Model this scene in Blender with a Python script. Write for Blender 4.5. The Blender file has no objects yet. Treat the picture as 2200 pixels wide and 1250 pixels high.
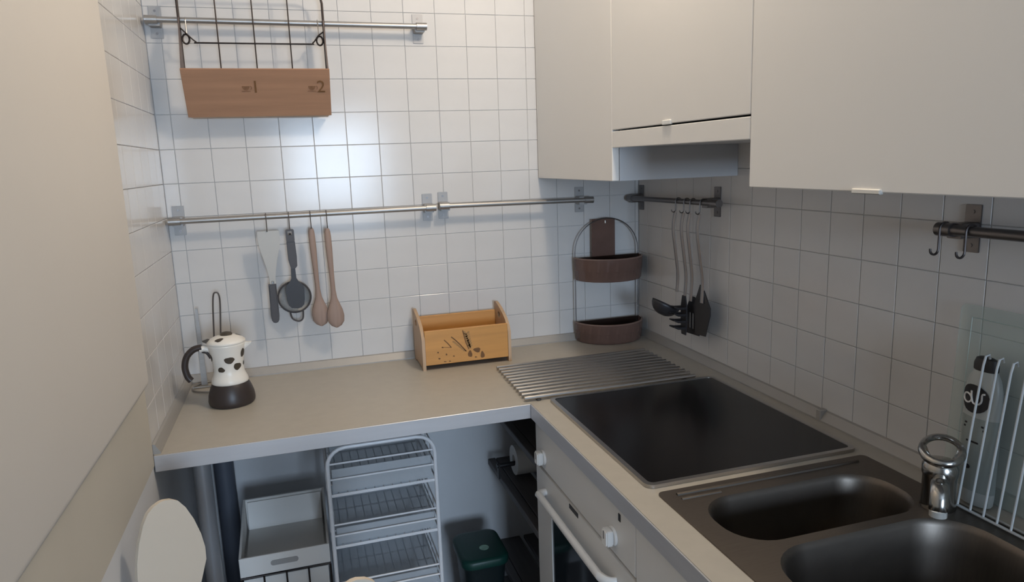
import bpy, bmesh, math, random
from mathutils import Vector, Matrix
random.seed(7)
PI = math.pi
S = bpy.context.scene
COL = S.collection

# ------------------------------------------------------------------ camera, light, exposure
CAM = Vector((-1.1885, -2.3291, 1.5292))
YAW, PITCH, ROLL, FPX = 0.29160, 0.18297, -0.03505, 1521.13
fw = Vector((math.sin(YAW)*math.cos(PITCH), math.cos(YAW)*math.cos(PITCH), -math.sin(PITCH)))
rt = Vector((math.cos(YAW), -math.sin(YAW), 0)); up = rt.cross(fw)
r2 = rt*math.cos(ROLL) + up*math.sin(ROLL); u2 = up*math.cos(ROLL) - rt*math.sin(ROLL)
cd = bpy.data.cameras.new('camera'); cam = bpy.data.objects.new('camera', cd); COL.objects.link(cam)
cam.matrix_world = Matrix(((r2.x, u2.x, -fw.x, CAM.x), (r2.y, u2.y, -fw.y, CAM.y), (r2.z, u2.z, -fw.z, CAM.z), (0, 0, 0, 1)))
cd.sensor_fit = 'HORIZONTAL'; cd.sensor_width = 36; cd.lens = 36*FPX/2200; cd.clip_start = .02; cd.clip_end = 60
S.camera = cam

W = bpy.data.worlds.new('world'); S.world = W; W.use_nodes = True
W.node_tree.nodes['Background'].inputs[0].default_value = (.55, .68, .9, 1)
W.node_tree.nodes['Background'].inputs[1].default_value = .15

def lamp(name, kind, loc, power, col, **k):
    d = bpy.data.lights.new(name, kind); d.energy = power; d.color = col
    for a, b in k.items(): setattr(d, a, b)
    o = bpy.data.objects.new(name, d); COL.objects.link(o); o.location = loc
    return o
lamp('ceiling_lamp_light', 'POINT', (-.49, -1.0, 2.46), 25.5, (1, .85, .675), shadow_soft_size=.07)
wl = lamp('window_daylight', 'AREA', (-.76, -5.57, 1.52), 138, (.62, .79, 1.0), shape='RECTANGLE', size=1.02, size_y=1.0)
wl.rotation_euler = (PI/2, 0, 0)
S.view_settings.view_transform = 'Standard'; S.view_settings.look = 'None'
S.view_settings.exposure = 0.0; S.view_settings.gamma = 1; S.view_settings.use_curve_mapping = False

# ------------------------------------------------------------------ materials
def M(name, col, rough=.5, metal=0, spec=.5, var=.04, scale=6, bump=0, bscale=80, alpha=1, trans=0, stretch=None, coat=0):
    m = bpy.data.materials.new(name); m.use_nodes = True
    nt = m.node_tree; b = nt.nodes['Principled BSDF']
    b.inputs['Roughness'].default_value = rough; b.inputs['Metallic'].default_value = metal
    b.inputs['Specular IOR Level'].default_value = spec
    b.inputs['Alpha'].default_value = alpha; b.inputs['Transmission Weight'].default_value = trans
    b.inputs['Coat Weight'].default_value = coat
    tc = nt.nodes.new('ShaderNodeTexCoord'); mp = nt.nodes.new('ShaderNodeMapping')
    nt.links.new(tc.outputs['Object'], mp.inputs[0])
    if stretch: mp.inputs['Scale'].default_value = stretch
    n = nt.nodes.new('ShaderNodeTexNoise'); n.inputs['Scale'].default_value = scale; n.inputs['Detail'].default_value = 4
    nt.links.new(mp.outputs[0], n.inputs['Vector'])
    rp = nt.nodes.new('ShaderNodeValToRGB')
    rp.color_ramp.elements[0].position = .3; rp.color_ramp.elements[1].position = .7
    rp.color_ramp.elements[0].color = tuple(c*(1-var) for c in col) + (1,)
    rp.color_ramp.elements[1].color = tuple(min(1, c*(1+var)) for c in col) + (1,)
    nt.links.new(n.outputs['Fac'], rp.inputs[0]); nt.links.new(rp.outputs[0], b.inputs['Base Color'])
    if bump:
        n2 = nt.nodes.new('ShaderNodeTexNoise'); n2.inputs['Scale'].default_value = bscale
        nt.links.new(mp.outputs[0], n2.inputs['Vector'])
        bp = nt.nodes.new('ShaderNodeBump'); bp.inputs['Strength'].default_value = bump; bp.inputs['Distance'].default_value = .002
        nt.links.new(n2.outputs['Fac'], bp.inputs['Height']); nt.links.new(bp.outputs[0], b.inputs['Normal'])
    return m
def lin(r, g, b):
    f = lambda c: (c/255/12.92 if c/255 <= .04045 else ((c/255+.055)/1.055)**2.4)
    return (f(r), f(g), f(b))
TILE = M('glazed_white_tile', (.605, .592, .58), .16, spec=.27, var=.025, scale=9, bump=.05, bscale=14)
GROUT = M('grey_grout', (.56, .55, .545), .9, var=.08, scale=60)
PLASTER = M('off_white_plaster', (.66, .665, .68), .75, var=.03, bump=.1, bscale=60)
ROOMP = M('low_bounce_room_paint', (.34, .31, .28), .8, var=.03)  # unseen room walls, darkened to cut light bounced into the nook
PANEL = M('smooth_offwhite_paint', (.625, .59, .545), .55, var=.015, scale=3)
BEIGEP = M('beige_wall_paint', (.54, .50, .425), .7, var=.03, scale=4)
CAB = M('white_cabinet_lacquer', (.78, .765, .74), .38, var=.01, scale=3)
CABIN = M('white_cabinet_carcass', (.58, .59, .61), .5, var=.01)
TOP = M('beige_laminate', (.425, .392, .338), .42, var=.03, scale=30, bump=.03)
EDGE = M('grey_metallic_edging', (.58, .58, .60), .36, metal=.45, var=.03, stretch=(1, 1, 12))
STEEL = M('brushed_steel', (.46, .44, .42), .3, metal=1, var=.06, scale=20, stretch=(1, 14, 14))
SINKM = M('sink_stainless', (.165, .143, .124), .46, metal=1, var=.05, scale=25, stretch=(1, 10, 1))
CHROME = M('chrome', (.46, .445, .42), .2, metal=1, var=.02)
DARKWIRE = M('dark_brown_metal', (.045, .036, .034), .45, metal=.6, var=.1)
DARKPLATE = M('brown_metal_plate', (.16, .125, .115), .5, metal=.3, var=.06)
TAN = M('tan_plywood', (.36, .20, .12), .55, var=.10, scale=7, stretch=(.5, 6, 8))
TANPALE = M('pale_plywood_edge', (.55, .42, .32), .6, var=.06)
PINE = M('golden_beech', (.56, .275, .075), .45, var=.09, scale=6, stretch=(.6, 6, 9))
PINESIDE = M('golden_beech_side', (.46, .31, .19), .5, var=.09, scale=6, stretch=(6, 6, .6))
PRINT = M('burnt_brown_print', (.16, .075, .025), .7, var=.15, scale=60)
PRINTL = M('light_brown_print', (.36, .20, .075), .7, var=.15, scale=60)
PRINTC = M('faded_brown_print', (.22, .11, .055), .7, var=.2, scale=80)
WOODSP = M('beech_spoon_wood', (.31, .22, .178), .6, var=.10, scale=10, stretch=(8, 8, .7))
GREYPL = M('pale_grey_plastic', (.42, .41, .385), .4, var=.02)
BLACKPL = M('black_nylon', (.022, .02, .022), .45, var=.1)
CHARPL = M('charcoal_plastic', (.055, .05, .053), .5, var=.1)
MESHM = M('fine_sieve_mesh', (.46, .45, .43), .7, metal=.2, var=.15, scale=400)
UPST = M('grey_upstand_strip', (.36, .34, .315), .45, metal=.15, var=.03)
RAILM = M('satin_steel_rail', (.40, .385, .37), .42, metal=.9, var=.05)
BRKT = M('satin_grey_steel', (.36, .35, .345), .55, metal=.5, var=.04)
WIRESHADE = M('shade_greyed_rack_wire', (.46, .47, .47), .4, var=.03)  # white wire greyed in its colour to stand for the shade by the wall
UTENS = M('dull_steel_handle', (.34, .32, .31), .4, metal=.9, var=.05)
CREAM = M('cream_ceramic', (.80, .765, .70), .32, var=.02)
COWBR = M('cow_spot_brown', (.055, .042, .028), .45, var=.15, scale=40)
POTBR = M('dark_brown_bakelite', (.035, .026, .024), .4, var=.1)
CADDY = M('smoky_brown_plastic', (.15, .088, .07), .22, var=.1, scale=15, alpha=.86)
CADDYR = M('brown_plastic_lip', (.20, .125, .10), .15, var=.05)
WIREW = M('white_coated_wire', (.76, .77, .80), .35, var=.02)
GREEN = M('dark_green_plastic', (.006, .046, .036), .42, var=.08)
GREEND = M('black_green_plastic', (.008, .016, .018), .45, var=.08)
STICK = M('pale_green_sticker', (.28, .46, .36), .5, var=.25, scale=60)
WHITEPL = M('white_plastic', (.76, .74, .71), .45, var=.02)
BRIGHTPL = M('bright_white_plastic', (.88, .87, .85), .35, var=.01)
GREYPIPE = M('grey_painted_metal', (.30, .31, .33), .35, metal=.4, var=.05)
DARKPIPE = M('dark_blue_grey_pipe', (.085, .095, .12), .5, var=.08)
SLATM = M('dark_shelf_slat', (.10, .09, .088), .55, var=.12, scale=10, stretch=(8, .6, 1))
GLASSB = M('black_ceramic_glass', (.006, .005, .005), .2, spec=.28, var=.2, scale=5)
OVENGL = M('dark_oven_glass', (.012, .014, .018), .08, spec=.5, var=.1)
PAPER = M('paper_towel', (.72, .71, .69), .9, var=.03, bump=.3, bscale=120)
BOTTLE = M('pale_grey_bottle', (.46, .49, .48), .35, var=.03)
LABELG = M('greenish_grey_label', (.30, .34, .33), .45, var=.05)
FLOORM = M('grey_floor', (.18, .17, .165), .5, var=.12, scale=8)
CEILM = M('white_ceiling', (.62, .61, .59), .85, var=.01)
GAPSHADE = M('gap_shade_black', (.02, .018, .018), .8, var=.05)  # near-black colour standing for shade inside the oven door gap
STEELD = M('dull_dark_steel', (.20, .185, .18), .38, metal=1, var=.06)
GLINT = M('polished_metal_tab', (.85, .84, .80), .25, metal=.6, var=.01)
PANE = bpy.data.materials.new('window_glass'); PANE.use_nodes = True
_nt = PANE.node_tree; _nt.nodes.clear()
_o = _nt.nodes.new('ShaderNodeOutputMaterial'); _t = _nt.nodes.new('ShaderNodeBsdfTransparent'); _g = _nt.nodes.new('ShaderNodeBsdfGlossy')
_g.inputs['Roughness'].default_value = .02; _mx = _nt.nodes.new('ShaderNodeMixShader'); _mx.inputs[0].default_value = .06
_nt.links.new(_t.outputs[0], _mx.inputs[1]); _nt.links.new(_g.outputs[0], _mx.inputs[2]); _nt.links.new(_mx.outputs[0], _o.inputs[0])
GLASSG = M('greenish_glass', (.50, .62, .57), .06, var=.01, alpha=.22)
GLASSL = M('frosted_glass_line', (.40, .48, .45), .5, var=.02)
CLEAR = M('clear_ribbed_plastic', (.66, .70, .74), .35, var=.02, alpha=.42)

# ------------------------------------------------------------------ object helpers
ORG = {}
def new(name, bm, mat, parent=None, loc=None, sharp=35, local=False):
    """links bm as ONE mesh object; vertices are world coordinates unless local"""
    me = bpy.data.meshes.new(name); bmesh.ops.recalc_face_normals(bm, faces=bm.faces); bm.to_mesh(me); bm.free()
    o = bpy.data.objects.new(name, me); COL.objects.link(o)
    if not local:
        org = ORG[parent.name] if parent is not None else Vector(loc or (0, 0, 0))
        me.transform(Matrix.Translation(-org))
        ORG[o.name] = org
        if parent is None: o.location = org
    else: ORG[o.name] = Vector((0, 0, 0))
    if parent is not None: o.parent = parent
    me.materials.append(mat)
    for p in me.polygons: p.use_smooth = True
    me.set_sharp_from_angle(angle=math.radians(sharp))
    return o
def tag(o, label, cat, group=None):
    o['label'] = label; o['category'] = cat
    if group: o['group'] = group
    return o
def thing(name, label, cat, loc=(0, 0, 0), group=None, rotz=0):
    o = bpy.data.objects.new(name, None); COL.objects.link(o); o.empty_display_size = .05
    o.location = loc; o.rotation_euler = (0, 0, rotz); ORG[o.name] = Vector(loc)
    return tag(o, label, cat, group)
def struct(o): o['kind'] = 'structure'; return o
def copy_tree(o, parent=None):
    c = o.copy(); COL.objects.link(c)
    ORG[c.name] = ORG[o.name]
    if parent is not None: c.parent = parent
    for ch in list(o.children): copy_tree(ch, c)
    return c

# ------------------------------------------------------------------ mesh helpers
def box(bm, lo, hi, bev=0, seg=1):
    g = bmesh.ops.create_cube(bm, size=1)
    lo, hi = Vector(lo), Vector(hi)
    for v in g['verts']:
        v.co = Vector((lo[i] + (v.co[i]+.5)*(hi[i]-lo[i]) for i in range(3)))
    if bev:
        es = list({e for v in g['verts'] for e in v.link_edges})
        bmesh.ops.bevel(bm, geom=es, offset=bev, segments=seg, affect='EDGES', profile=.5)
    return bm
def B(): return bmesh.new()
def bx(lo, hi, bev=0, seg=1): return box(B(), lo, hi, bev, seg)
def frame_of(t, ref=None):
    a = ref if ref is not None else (Vector((0, 0, 1)) if abs(t.z) < .9 else Vector((1, 0, 0)))
    x = t.cross(a).normalized(); return x, t.cross(x).normalized()
def tube(bm, pts, r, seg=8, closed=False, flat=None, ref=None):
    """sweep a circle (or ellipse: flat=(rx,ry)) along pts; r may be a list"""
    pts = [Vector(p) for p in pts]; n = len(pts); rings = []; px = None
    for i, p in enumerate(pts):
        if closed: t = (pts[(i+1) % n] - pts[i-1])
        else: t = (pts[min(i+1, n-1)] - pts[max(i-1, 0)])
        t.normalize()
        if px is None: x, y = frame_of(t, ref)
        else:
            x = px - t*px.dot(t); x.normalize(); y = t.cross(x)
        px = x
        ri = r[i] if isinstance(r, (list, tuple)) else r
        rx, ry = (ri*flat[0], ri*flat[1]) if flat else (ri, ri)
        rings.append([bm.verts.new(p + x*rx*math.cos(2*PI*k/seg) + y*ry*math.sin(2*PI*k/seg)) for k in range(seg)])
    m = n if closed else n-1
    for i in range(m):
        a, b = rings[i], rings[(i+1) % n]
        for k in range(seg): bm.faces.new((a[k], a[(k+1) % seg], b[(k+1) % seg], b[k]))
    if not closed:
        bm.faces.new(rings[0][::-1]); bm.faces.new(rings[-1])
    return bm
def T(pts, r, **k): return tube(B(), pts, r, **k)
def smooth_path(pts, n=6, closed=False):
    pts = [Vector(p) for p in pts]; out = []; N = len(pts)
    rng = range(N if closed else N-1)
    for i in rng:
        g = (lambda j: pts[j % N]) if closed else (lambda j: pts[max(0, min(N-1, j))])
        p0, p1, p2, p3 = g(i-1), g(i), g(i+1), g(i+2)
        for k in range(n):
            t = k/n
            out.append(.5*((2*p1) + (p2-p0)*t + (2*p0-5*p1+4*p2-p3)*t*t + (3*p1-p0-3*p2+p3)*t**3))
    if not closed: out.append(pts[-1])
    return out
def lathe(bm, prof, c, seg=32, cap=True, sx=1, sy=1):
    c = Vector(c); rings = []
    for r, z in prof:
        rings.append([bm.verts.new(c + Vector((r*sx*math.cos(2*PI*k/seg), r*sy*math.sin(2*PI*k/seg), z))) for k in range(seg)])
    for a, b in zip(rings, rings[1:]):
        for k in range(seg): bm.faces.new((a[k], a[(k+1) % seg], b[(k+1) % seg], b[k]))
    if cap: bm.faces.new(rings[0][::-1]); bm.faces.new(rings[-1])
    return bm
def prism(bm, outline, o, ax, ay, az, d, bev=0):
    """outline (u,v) list in plane o + u*ax + v*ay, extruded d along az"""
    o, ax, ay, az = Vector(o), Vector(ax), Vector(ay), Vector(az)
    vs = [bm.verts.new(o + ax*u + ay*v) for u, v in outline]
    f = bm.faces.new(vs)
    r = bmesh.ops.extrude_face_region(bm, geom=[f])
    nv = [g for g in r['geom'] if isinstance(g, bmesh.types.BMVert)]
    for v in nv: v.co += az*d
    if bev:
        s = set(vs) | set(nv)
        es = [e for e in bm.edges if e.verts[0] in s and e.verts[1] in s and (all(v in nv for v in e.verts) or all(v in vs for v in e.verts))]
        bmesh.ops.bevel(bm, geom=es, offset=bev, segments=2, affect='EDGES')
    return bm
def flat(bm, outline, o, ax, ay):
    o, ax, ay = Vector(o), Vector(ax), Vector(ay)
    bm.faces.new([bm.verts.new(o + ax*u + ay*v) for u, v in outline]); return bm
def rrect(x0, x1, y0, y1, r, n=6):
    out = []
    for cx, cy, a in ((x1-r, y1-r, 0), (x0+r, y1-r, 90), (x0+r, y0+r, 180), (x1-r, y0+r, 270)):
        for k in range(n+1):
            t = math.radians(a + 90*k/n); out.append((cx + r*math.cos(t), cy + r*math.sin(t)))
    return out
def holed(bm, outer, holes, z0, z1):
    """plate between z0 and z1 with holes cut through"""
    loops = []
    for lp in [outer] + holes:
        vs = [bm.verts.new((x, y, z1)) for x, y in lp]
        loops.append([bm.edges.new((vs[i], vs[(i+1) % len(vs)])) for i in range(len(vs))])
    r = bmesh.ops.triangle_fill(bm, use_beauty=True, use_dissolve=False, edges=[e for l in loops for e in l], normal=(0, 0, 1))
    fs = [g for g in r['geom'] if isinstance(g, bmesh.types.BMFace)]
    if z0 != z1:
        e = bmesh.ops.extrude_face_region(bm, geom=fs)
        for g in e['geom']:
            if isinstance(g, bmesh.types.BMVert): g.co.z = z0
    return bm
def text_bm(txt, size, o, ax, ay, d=.0004):
    cu = bpy.data.curves.new('t', 'FONT'); cu.body = txt; cu.size = size; cu.align_x = 'CENTER'
    ob = bpy.data.objects.new('t', cu); COL.objects.link(ob)
    dg = bpy.context.evaluated_depsgraph_get(); me = bpy.data.meshes.new_from_object(ob.evaluated_get(dg))
    bm = B(); bm.from_mesh(me); bpy.data.objects.remove(ob); bpy.data.curves.remove(cu); bpy.data.meshes.remove(me)
    o, ax, ay = Vector(o), Vector(ax), Vector(ay); nz = ax.cross(ay)
    for v in bm.verts: v.co = o + ax*v.co.x + ay*v.co.y + nz*d
    return bm

# ================================================================== SETTING
LX, RX, YB, CEIL = -1.555, 0.0, -5.5, 2.62
ZT, ZU = .882, .842            # worktop top and underside
t4 = .003                      # wall behind the tile faces
NL, NR = -2.6, -2.0            # where the nook's side walls end, cut short to reduce bounced light
BX0, BX1 = -3.4, 1.6           # unseen wider room behind the camera, shaped to cut bounced light
wb = struct(new('wall_back', bx((LX-.1, t4, 0), (.1, .12, CEIL)), GROUT))
wr = struct(new('wall_right', bx((t4, NR, 0), (.12, t4, CEIL)), GROUT))
wlft = struct(new('wall_left', bx((LX-.12, NL, 0), (LX-t4, t4, CEIL)), PLASTER))
struct(new('floor', bx((BX0-.12, YB-.12, -.08), (BX1+.12, .12, 0)), FLOORM))
struct(new('ceiling', bx((BX0-.12, YB-.12, CEIL), (BX1+.12, .12, CEIL+.08)), CEILM))
struct(new('wall_unseen_left', bx((BX0-.12, YB, 0), (BX0, NL, CEIL)), ROOMP))
struct(new('wall_unseen_right', bx((BX1, YB, 0), (BX1+.12, NR, CEIL)), ROOMP))
struct(new('wall_unseen_return_left', bx((BX0, NL, 0), (LX-.1205, NL+.1, CEIL)), ROOMP))
struct(new('wall_unseen_return_right', bx((.1205, NR, 0), (BX1, NR+.1, CEIL)), ROOMP))
WX0, WX1, WZ0, WZ1 = -1.27, -.25, 1.02, 2.02
bm = B()
for lo, hi in (((BX0-.12, 0), (WX0, CEIL)), ((WX1, 0), (BX1+.12, CEIL)), ((WX0, 0), (WX1, WZ0)), ((WX0, WZ1), (WX1, CEIL))):
    box(bm, (lo[0], YB-.12, lo[1]), (hi[0], YB, hi[1]))
struct(new('wall_front', bm, ROOMP))
bm = B()
for lo, hi in (((WX0, WZ0), (WX0+.05, WZ1)), ((WX1-.05, WZ0), (WX1, WZ1)), ((WX0+.05, WZ0), (WX1-.05, WZ0+.05)), ((WX0+.05, WZ1-.05), (WX1-.05, WZ1))):
    box(bm, (lo[0], YB-.09, lo[1]), (hi[0], YB-.04, hi[1]), .004)
win = struct(new('window_1', bm, BRIGHTPL))
new('window_pane', bx((WX0+.04, YB-.068, WZ0+.04), (WX1-.04, YB-.062, WZ1-.04)), PANE, win)

# plaster skins: back wall below the worktop and above the tiles
new('plaster', bx((LX-.001, 0, 0), (0, t4, ZT-.002)), PLASTER, wb)
new('plaster', bx((LX-.001, 0, 2.0952), (0, t4, CEIL)), PLASTER, wb)
new('plaster', bx((0, NR, 1.586), (t4, 0, CEIL)), PLASTER, wr)
new('plaster', bx((0, -2.0, 0), (t4, 0, ZT-.002)), PLASTER, wr)
new('plaster', bx((LX-t4, -.6, 2.0952), (LX, 0, CEIL)), PLASTER, wlft)
new('plaster', bx((LX-t4, -.6, 0), (LX, 0, ZT-.002)), PLASTER, wlft)
new('plaster', bx((LX-t4, NL, 0), (LX, -.6, .858)), PLASTER, wlft)
new('beige_band', bx((LX-t4, -2.6, .858), (LX+.003, -.6, 1.10), .0015), BEIGEP, wlft)
# thick smooth panel over the upper left wall with a rounded lower lip
bm = B()
n = 7; zb_ = 1.062; th = .028
prof = [(0, zb_)] + [(th-.022+.022*math.sin(k*PI/2/n), zb_+.022-.022*math.cos(k*PI/2/n)) for k in range(n+1)] + [(th, 2.45), (0, 2.45)]
prism(bm, prof, (LX, -2.6, 0), (1, 0, 0), (0, 0, 1), (0, 1, 0), 2.6-.671)
new('wall_panel', bm, PANEL, wlft, sharp=50)
new('plaster', bx((LX-t4, -2.6, 1.10), (LX, -.6, CEIL)), PLASTER, wlft)

# tiles ------------------------------------------------------------
P_ = .1; J_ = .0012
_cache = {}
def tile_mesh(w, h):
    key = (round(w, 4), round(h, 4))
    if key in _cache: return _cache[key]
    bm = B(); a, b = (w-J_)/2, (h-J_)/2; c = min(.0011, a*.4, b*.4); d = .0028
    ro = [(-a, -b), (a, -b), (a, b), (-a, b)]; ri = [(-a+c, -b+c), (a-c, -b+c), (a-c, b-c), (-a+c, b-c)]
    v0 = [bm.verts.new((x, d, z)) for x, z in ro]; v1 = [bm.verts.new((x, .0007, z)) for x, z in ro]; v2 = [bm.verts.new((x, 0, z)) for x, z in ri]
    bm.faces.new(v2)
    for k in range(4):
        j = (k+1) % 4
        bm.faces.new((v1[k], v1[j], v2[j], v2[k])); bm.faces.new((v0[k], v0[j], v1[j], v1[k]))
    bmesh.ops.recalc_face_normals(bm, faces=bm.faces)
    me = bpy.data.meshes.new('tile'); bm.to_mesh(me); bm.free(); me.materials.append(TILE)
    _cache[key] = me; return me
def lay(wall, us, zs, place, rz, skip=lambda u, z: False):
    for u0, u1 in zip(us, us[1:]):
        for z0, z1 in zip(zs, zs[1:]):
            if u1-u0 < .008 or z1-z0 < .008 or skip((u0+u1)/2, (z0+z1)/2): continue
            o = bpy.data.objects.new('tile', tile_mesh(u1-u0, z1-z0)); COL.objects.link(o)
            o.parent = wall; o.location = place((u0+u1)/2, (z0+z1)/2)
            o.rotation_euler = (random.gauss(0, .0022), 0, rz + random.gauss(0, .0022))
def grid(off, lo, hi):
    k0 = math.ceil((lo-off)/P_ + .001); out = [lo]; g = off + k0*P_
    while g < hi-.001: out.append(g); g += P_
    return out + [hi]
ZB, ZR = 1.59324, 1.38446
lay(wb, grid(-1.11403, LX, 0), grid(ZB, ZT, 2.0932), lambda u, z: (u, 0, z), 0, lambda u, z: u > -.35 and z > 1.5)
lay(wr, grid(-.66688, -2.0, 0), grid(ZR, ZT, 1.5845), lambda u, z: (0, u, z), -PI/2, lambda u, z: z > 1.52 and (u > -.55 or u < -1.22))
lay(wlft, grid(-.19, -.6, 0), grid(ZB, ZT, 2.0932), lambda u, z: (LX, u, z), PI/2)

# ================================================================== BASE UNITS
WY1 = -1.98                      # near end of the right leg of the worktop
HOLE = rrect(-.548, -.092, WY1+.03, -1.205, .03, 3)
wt = thing('worktop', 'beige laminate L-shaped worktop with a grey metallic front edge', 'worktop', (-.6, -.3, ZU))
bm = holed(B(), [(LX+.003, -.001), (LX+.003, -.597), (-.626, -.597), (-.626, WY1), (-.001, WY1), (-.001, -.001)], [HOLE], ZU, ZT)
new('top', bm, TOP, wt)
new('front_edge', bx((LX+.003, -.6, ZU), (-.629, -.597, ZT-.0004), .0008), EDGE, wt)
new('front_edge', bx((-.629, WY1, ZU), (-.626, -.6, ZT-.0004), .0008), EDGE, wt)
def upstand(p0, p1, nrm, ttl, deep=.02):
    p0, p1, nrm = Vector(p0), Vector(p1), Vector(nrm); d = (p1-p0)
    pr = [(0, 0), (deep, 0), (deep, .004), (.006, .023), (0, .025)]
    return new('upstand', prism(B(), pr, p0, nrm, (0, 0, 1), d.normalized(), d.length, 0), UPST, wt)
upstand((LX+.003, -.0005, ZT), (-.001, -.0005, ZT), (0, -1, 0), 0)
upstand((-.0005, WY1, ZT), (-.0005, -.02, ZT), (-1, 0, 0), 0)
upstand((LX+.0005, -.59, ZT), (LX+.0005, -.02, ZT), (1, 0, 0), 0, .017)
new('joint_cover', bx((-.0215, -.988, ZT), (-.001, -.972, ZT+.0285), .002), UPST, wt)
leg = T([(-1.468, -.50, .004), (-1.468, -.50, ZU)], .0215, seg=20); lathe(leg, [(.034, 0), (.034, .006), (.024, .012)], (-1.468, -.5, 0))
new('leg', leg, GREYPIPE, wt)
dp = new('drain_pipe', T([(-1.474, -.045, 0), (-1.474, -.045, ZU-.003)], .03, seg=20), DARKPIPE, loc=(-1.474, -.045, 0))
tag(dp, 'dark vertical drainpipe in the back left corner under the worktop', 'pipe')

# oven / cooker ----------------------------------------------------
OY0, OY1 = -1.163, -.555
ov = thing('oven', 'white built-in oven with a bar handle under the black hob', 'oven', (-.3, -.86, 0))
new('body', bx((-.58, OY0+.002, .08), (-.02, OY1-.002, ZU-.002)), CABIN, ov)
new('control_panel', bx((-.602, OY0, .698), (-.58, OY1, ZU-.002), .002), CAB, ov)
for y, z in ((-.620, .734), (-1.062, .738)):
    bm = B(); o = Vector((-.602, y, z))
    prism(bm, [(.021*math.cos(a), .021*math.sin(a)) for a in [2*PI*k/24 for k in range(24)]], o, (0, 1, 0), (0, 0, 1), (-1, 0, 0), .006, .001)
    prism(bm, rrect(-.014, .014, -.018, .018, .005, 4), o+Vector((-.006, 0, 0)), (0, 1, 0), (0, 0, 1), (-1, 0, 0), .017, .003)
    k = new('knob', bm, BRIGHTPL, ov)
    new('knob_mark', bx((-.6262, y-.0008, z-.002), (-.6248, y+.0008, z+.016)), STEELD, k)
new('indicator', bx((-.6035, -1.097, .786), (-.601, -1.087, .803), .0008), BLACKPL, ov)
# door: frame round a dark glass window
dz0, dz1 = .10, .6895
new('gap_shade_strip', bx((-.586, OY0+.004, .685), (-.5805, OY1-.004, .702)), GAPSHADE, ov)  # black strip painting the shade in the gap above the door
bm = B()
gy0, gy1, gz0, gz1 = -1.06, -.668, .19, .592
for lo, hi in (((OY0, dz0), (gy0, dz1)), ((gy1, dz0), (OY1, dz1)), ((gy0, dz0), (gy1, gz0)), ((gy0, gz1), (gy1, dz1))):
    box(bm, (-.602, lo[0], lo[1]), (-.58, hi[0], hi[1]))
dr = new('door', bm, CAB, ov)
new('door_window', bx((-.599, gy0, gz0), (-.584, gy1, gz1)), OVENGL, dr)
hp = smooth_path([(-.601, -.628, .638), (-.614, -.630, .638), (-.624, -.642, .638), (-.626, -.68, .638), (-.626, -1.00, .635), (-.624, -1.045, .635), (-.614, -1.066, .635), (-.601, -1.072, .635)], 5)
new('handle', T(hp, .013, seg=14, flat=(1, .7), ref=Vector((0, 0, 1))), BRIGHTPL, dr)
new('vent_slot', bx((-.6032, -.862, .676), (-.6005, -.805, .6885), .001), BLACKPL, dr)
# sink cabinet
sc = thing('sink_cabinet', 'white base cabinet with a plain door below the double sink', 'cabinet', (-.3, -1.57, 0))
bm = B(); box(bm, (-.58, WY1+.002, .08), (-.02, WY1+.02, ZU-.002)); box(bm, (-.58, -1.185, .08), (-.02, -1.167, ZU-.002)); box(bm, (-.58, WY1+.02, .08), (-.02, -1.185, .1)); box(bm, (-.04, WY1+.02, .1), (-.02, -1.185, ZU-.002))
new('carcass', bm, CABIN, sc)
new('door', bx((-.602, WY1, .10), (-.582, -1.166, ZU-.004), .0015), CAB, sc)
pl = new('plinth', bx((-.55, WY1, 0), (-.53, -.556, .079)), CABIN, sc)

# corner shelf unit under the worktop
cs = thing('corner_shelf', 'dark slatted shelf unit in the corner under the worktop', 'shelf', (-.3, -.28, 0))
for z in (.695, .475, .155):
    sh = new('shelf', bx((-.602, -.548, z-.022), (-.575, -.0005, z), .002), SLATM, cs)
    for i in range(5):
        x = -.572 + i*.094
        new('slat', bx((x, -.546, z-.016), (x+.078, -.0005, z-.002), .002), SLATM, sh)
for x in (-.14,):
    for y in (-.552, -.006): new('upright', bx((x, y, 0), (x+.03, y+.004, .80)), SLATM, cs)
# kitchen roll on its rod, lying over the middle shelf
kr = thing('kitchen_roll', 'white kitchen roll on a dark rod above the middle corner shelf', 'paper roll', (-.45, -.17, .475))
bm = B(); c = Vector((-.555, -.17, .532))
ring = [(.05, 0), (.05, .23), (.018, .23), (.018, 0)]
rings = []
for r, x in ring + [ring[0]]:
    rings.append([bm.verts.new(c + Vector((x, r*math.cos(2*PI*k/28), r*math.sin(2*PI*k/28)))) for k in range(28)])
for a, b in zip(rings, rings[1:]):
    for k in range(28): bm.faces.new((a[k], a[(k+1) % 28], b[(k+1) % 28], b[k]))
new('paper', bm, PAPER, kr)
bm = T([(-.615, -.17, .520), (-.31, -.17, .520)], .008, seg=10)
box(bm, (-.612, -.178, .476), (-.606, -.162, .53)); box(bm, (-.322, -.178, .476), (-.316, -.162, .53))
new('rod_holder', bm, BLACKPL, kr)

# hob ---------------------------------------------------------------
HX0, HX1, HY0, HY1 = -.574, -.066, -1.160, -.592
hb = thing('hob', 'black ceramic glass hob with a steel frame set in the worktop', 'hob', ((HX0+HX1)/2, (HY0+HY1)/2, ZT))
o_ = rrect(HX0, HX1, HY0, HY1, .018, 5); i_ = rrect(HX0+.011, HX1-.011, HY0+.011, HY1-.011, .012, 5)
new('frame', holed(B(), o_, [i_], ZT+.0003, ZT+.008), STEEL, hb)
bm = holed(B(), rrect(HX0+.0105, HX1-.0105, HY0+.0105, HY1-.0105, .012, 5), [], ZT+.0005, ZT+.0068)
new('glass', bm, GLASSB, hb)

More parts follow.
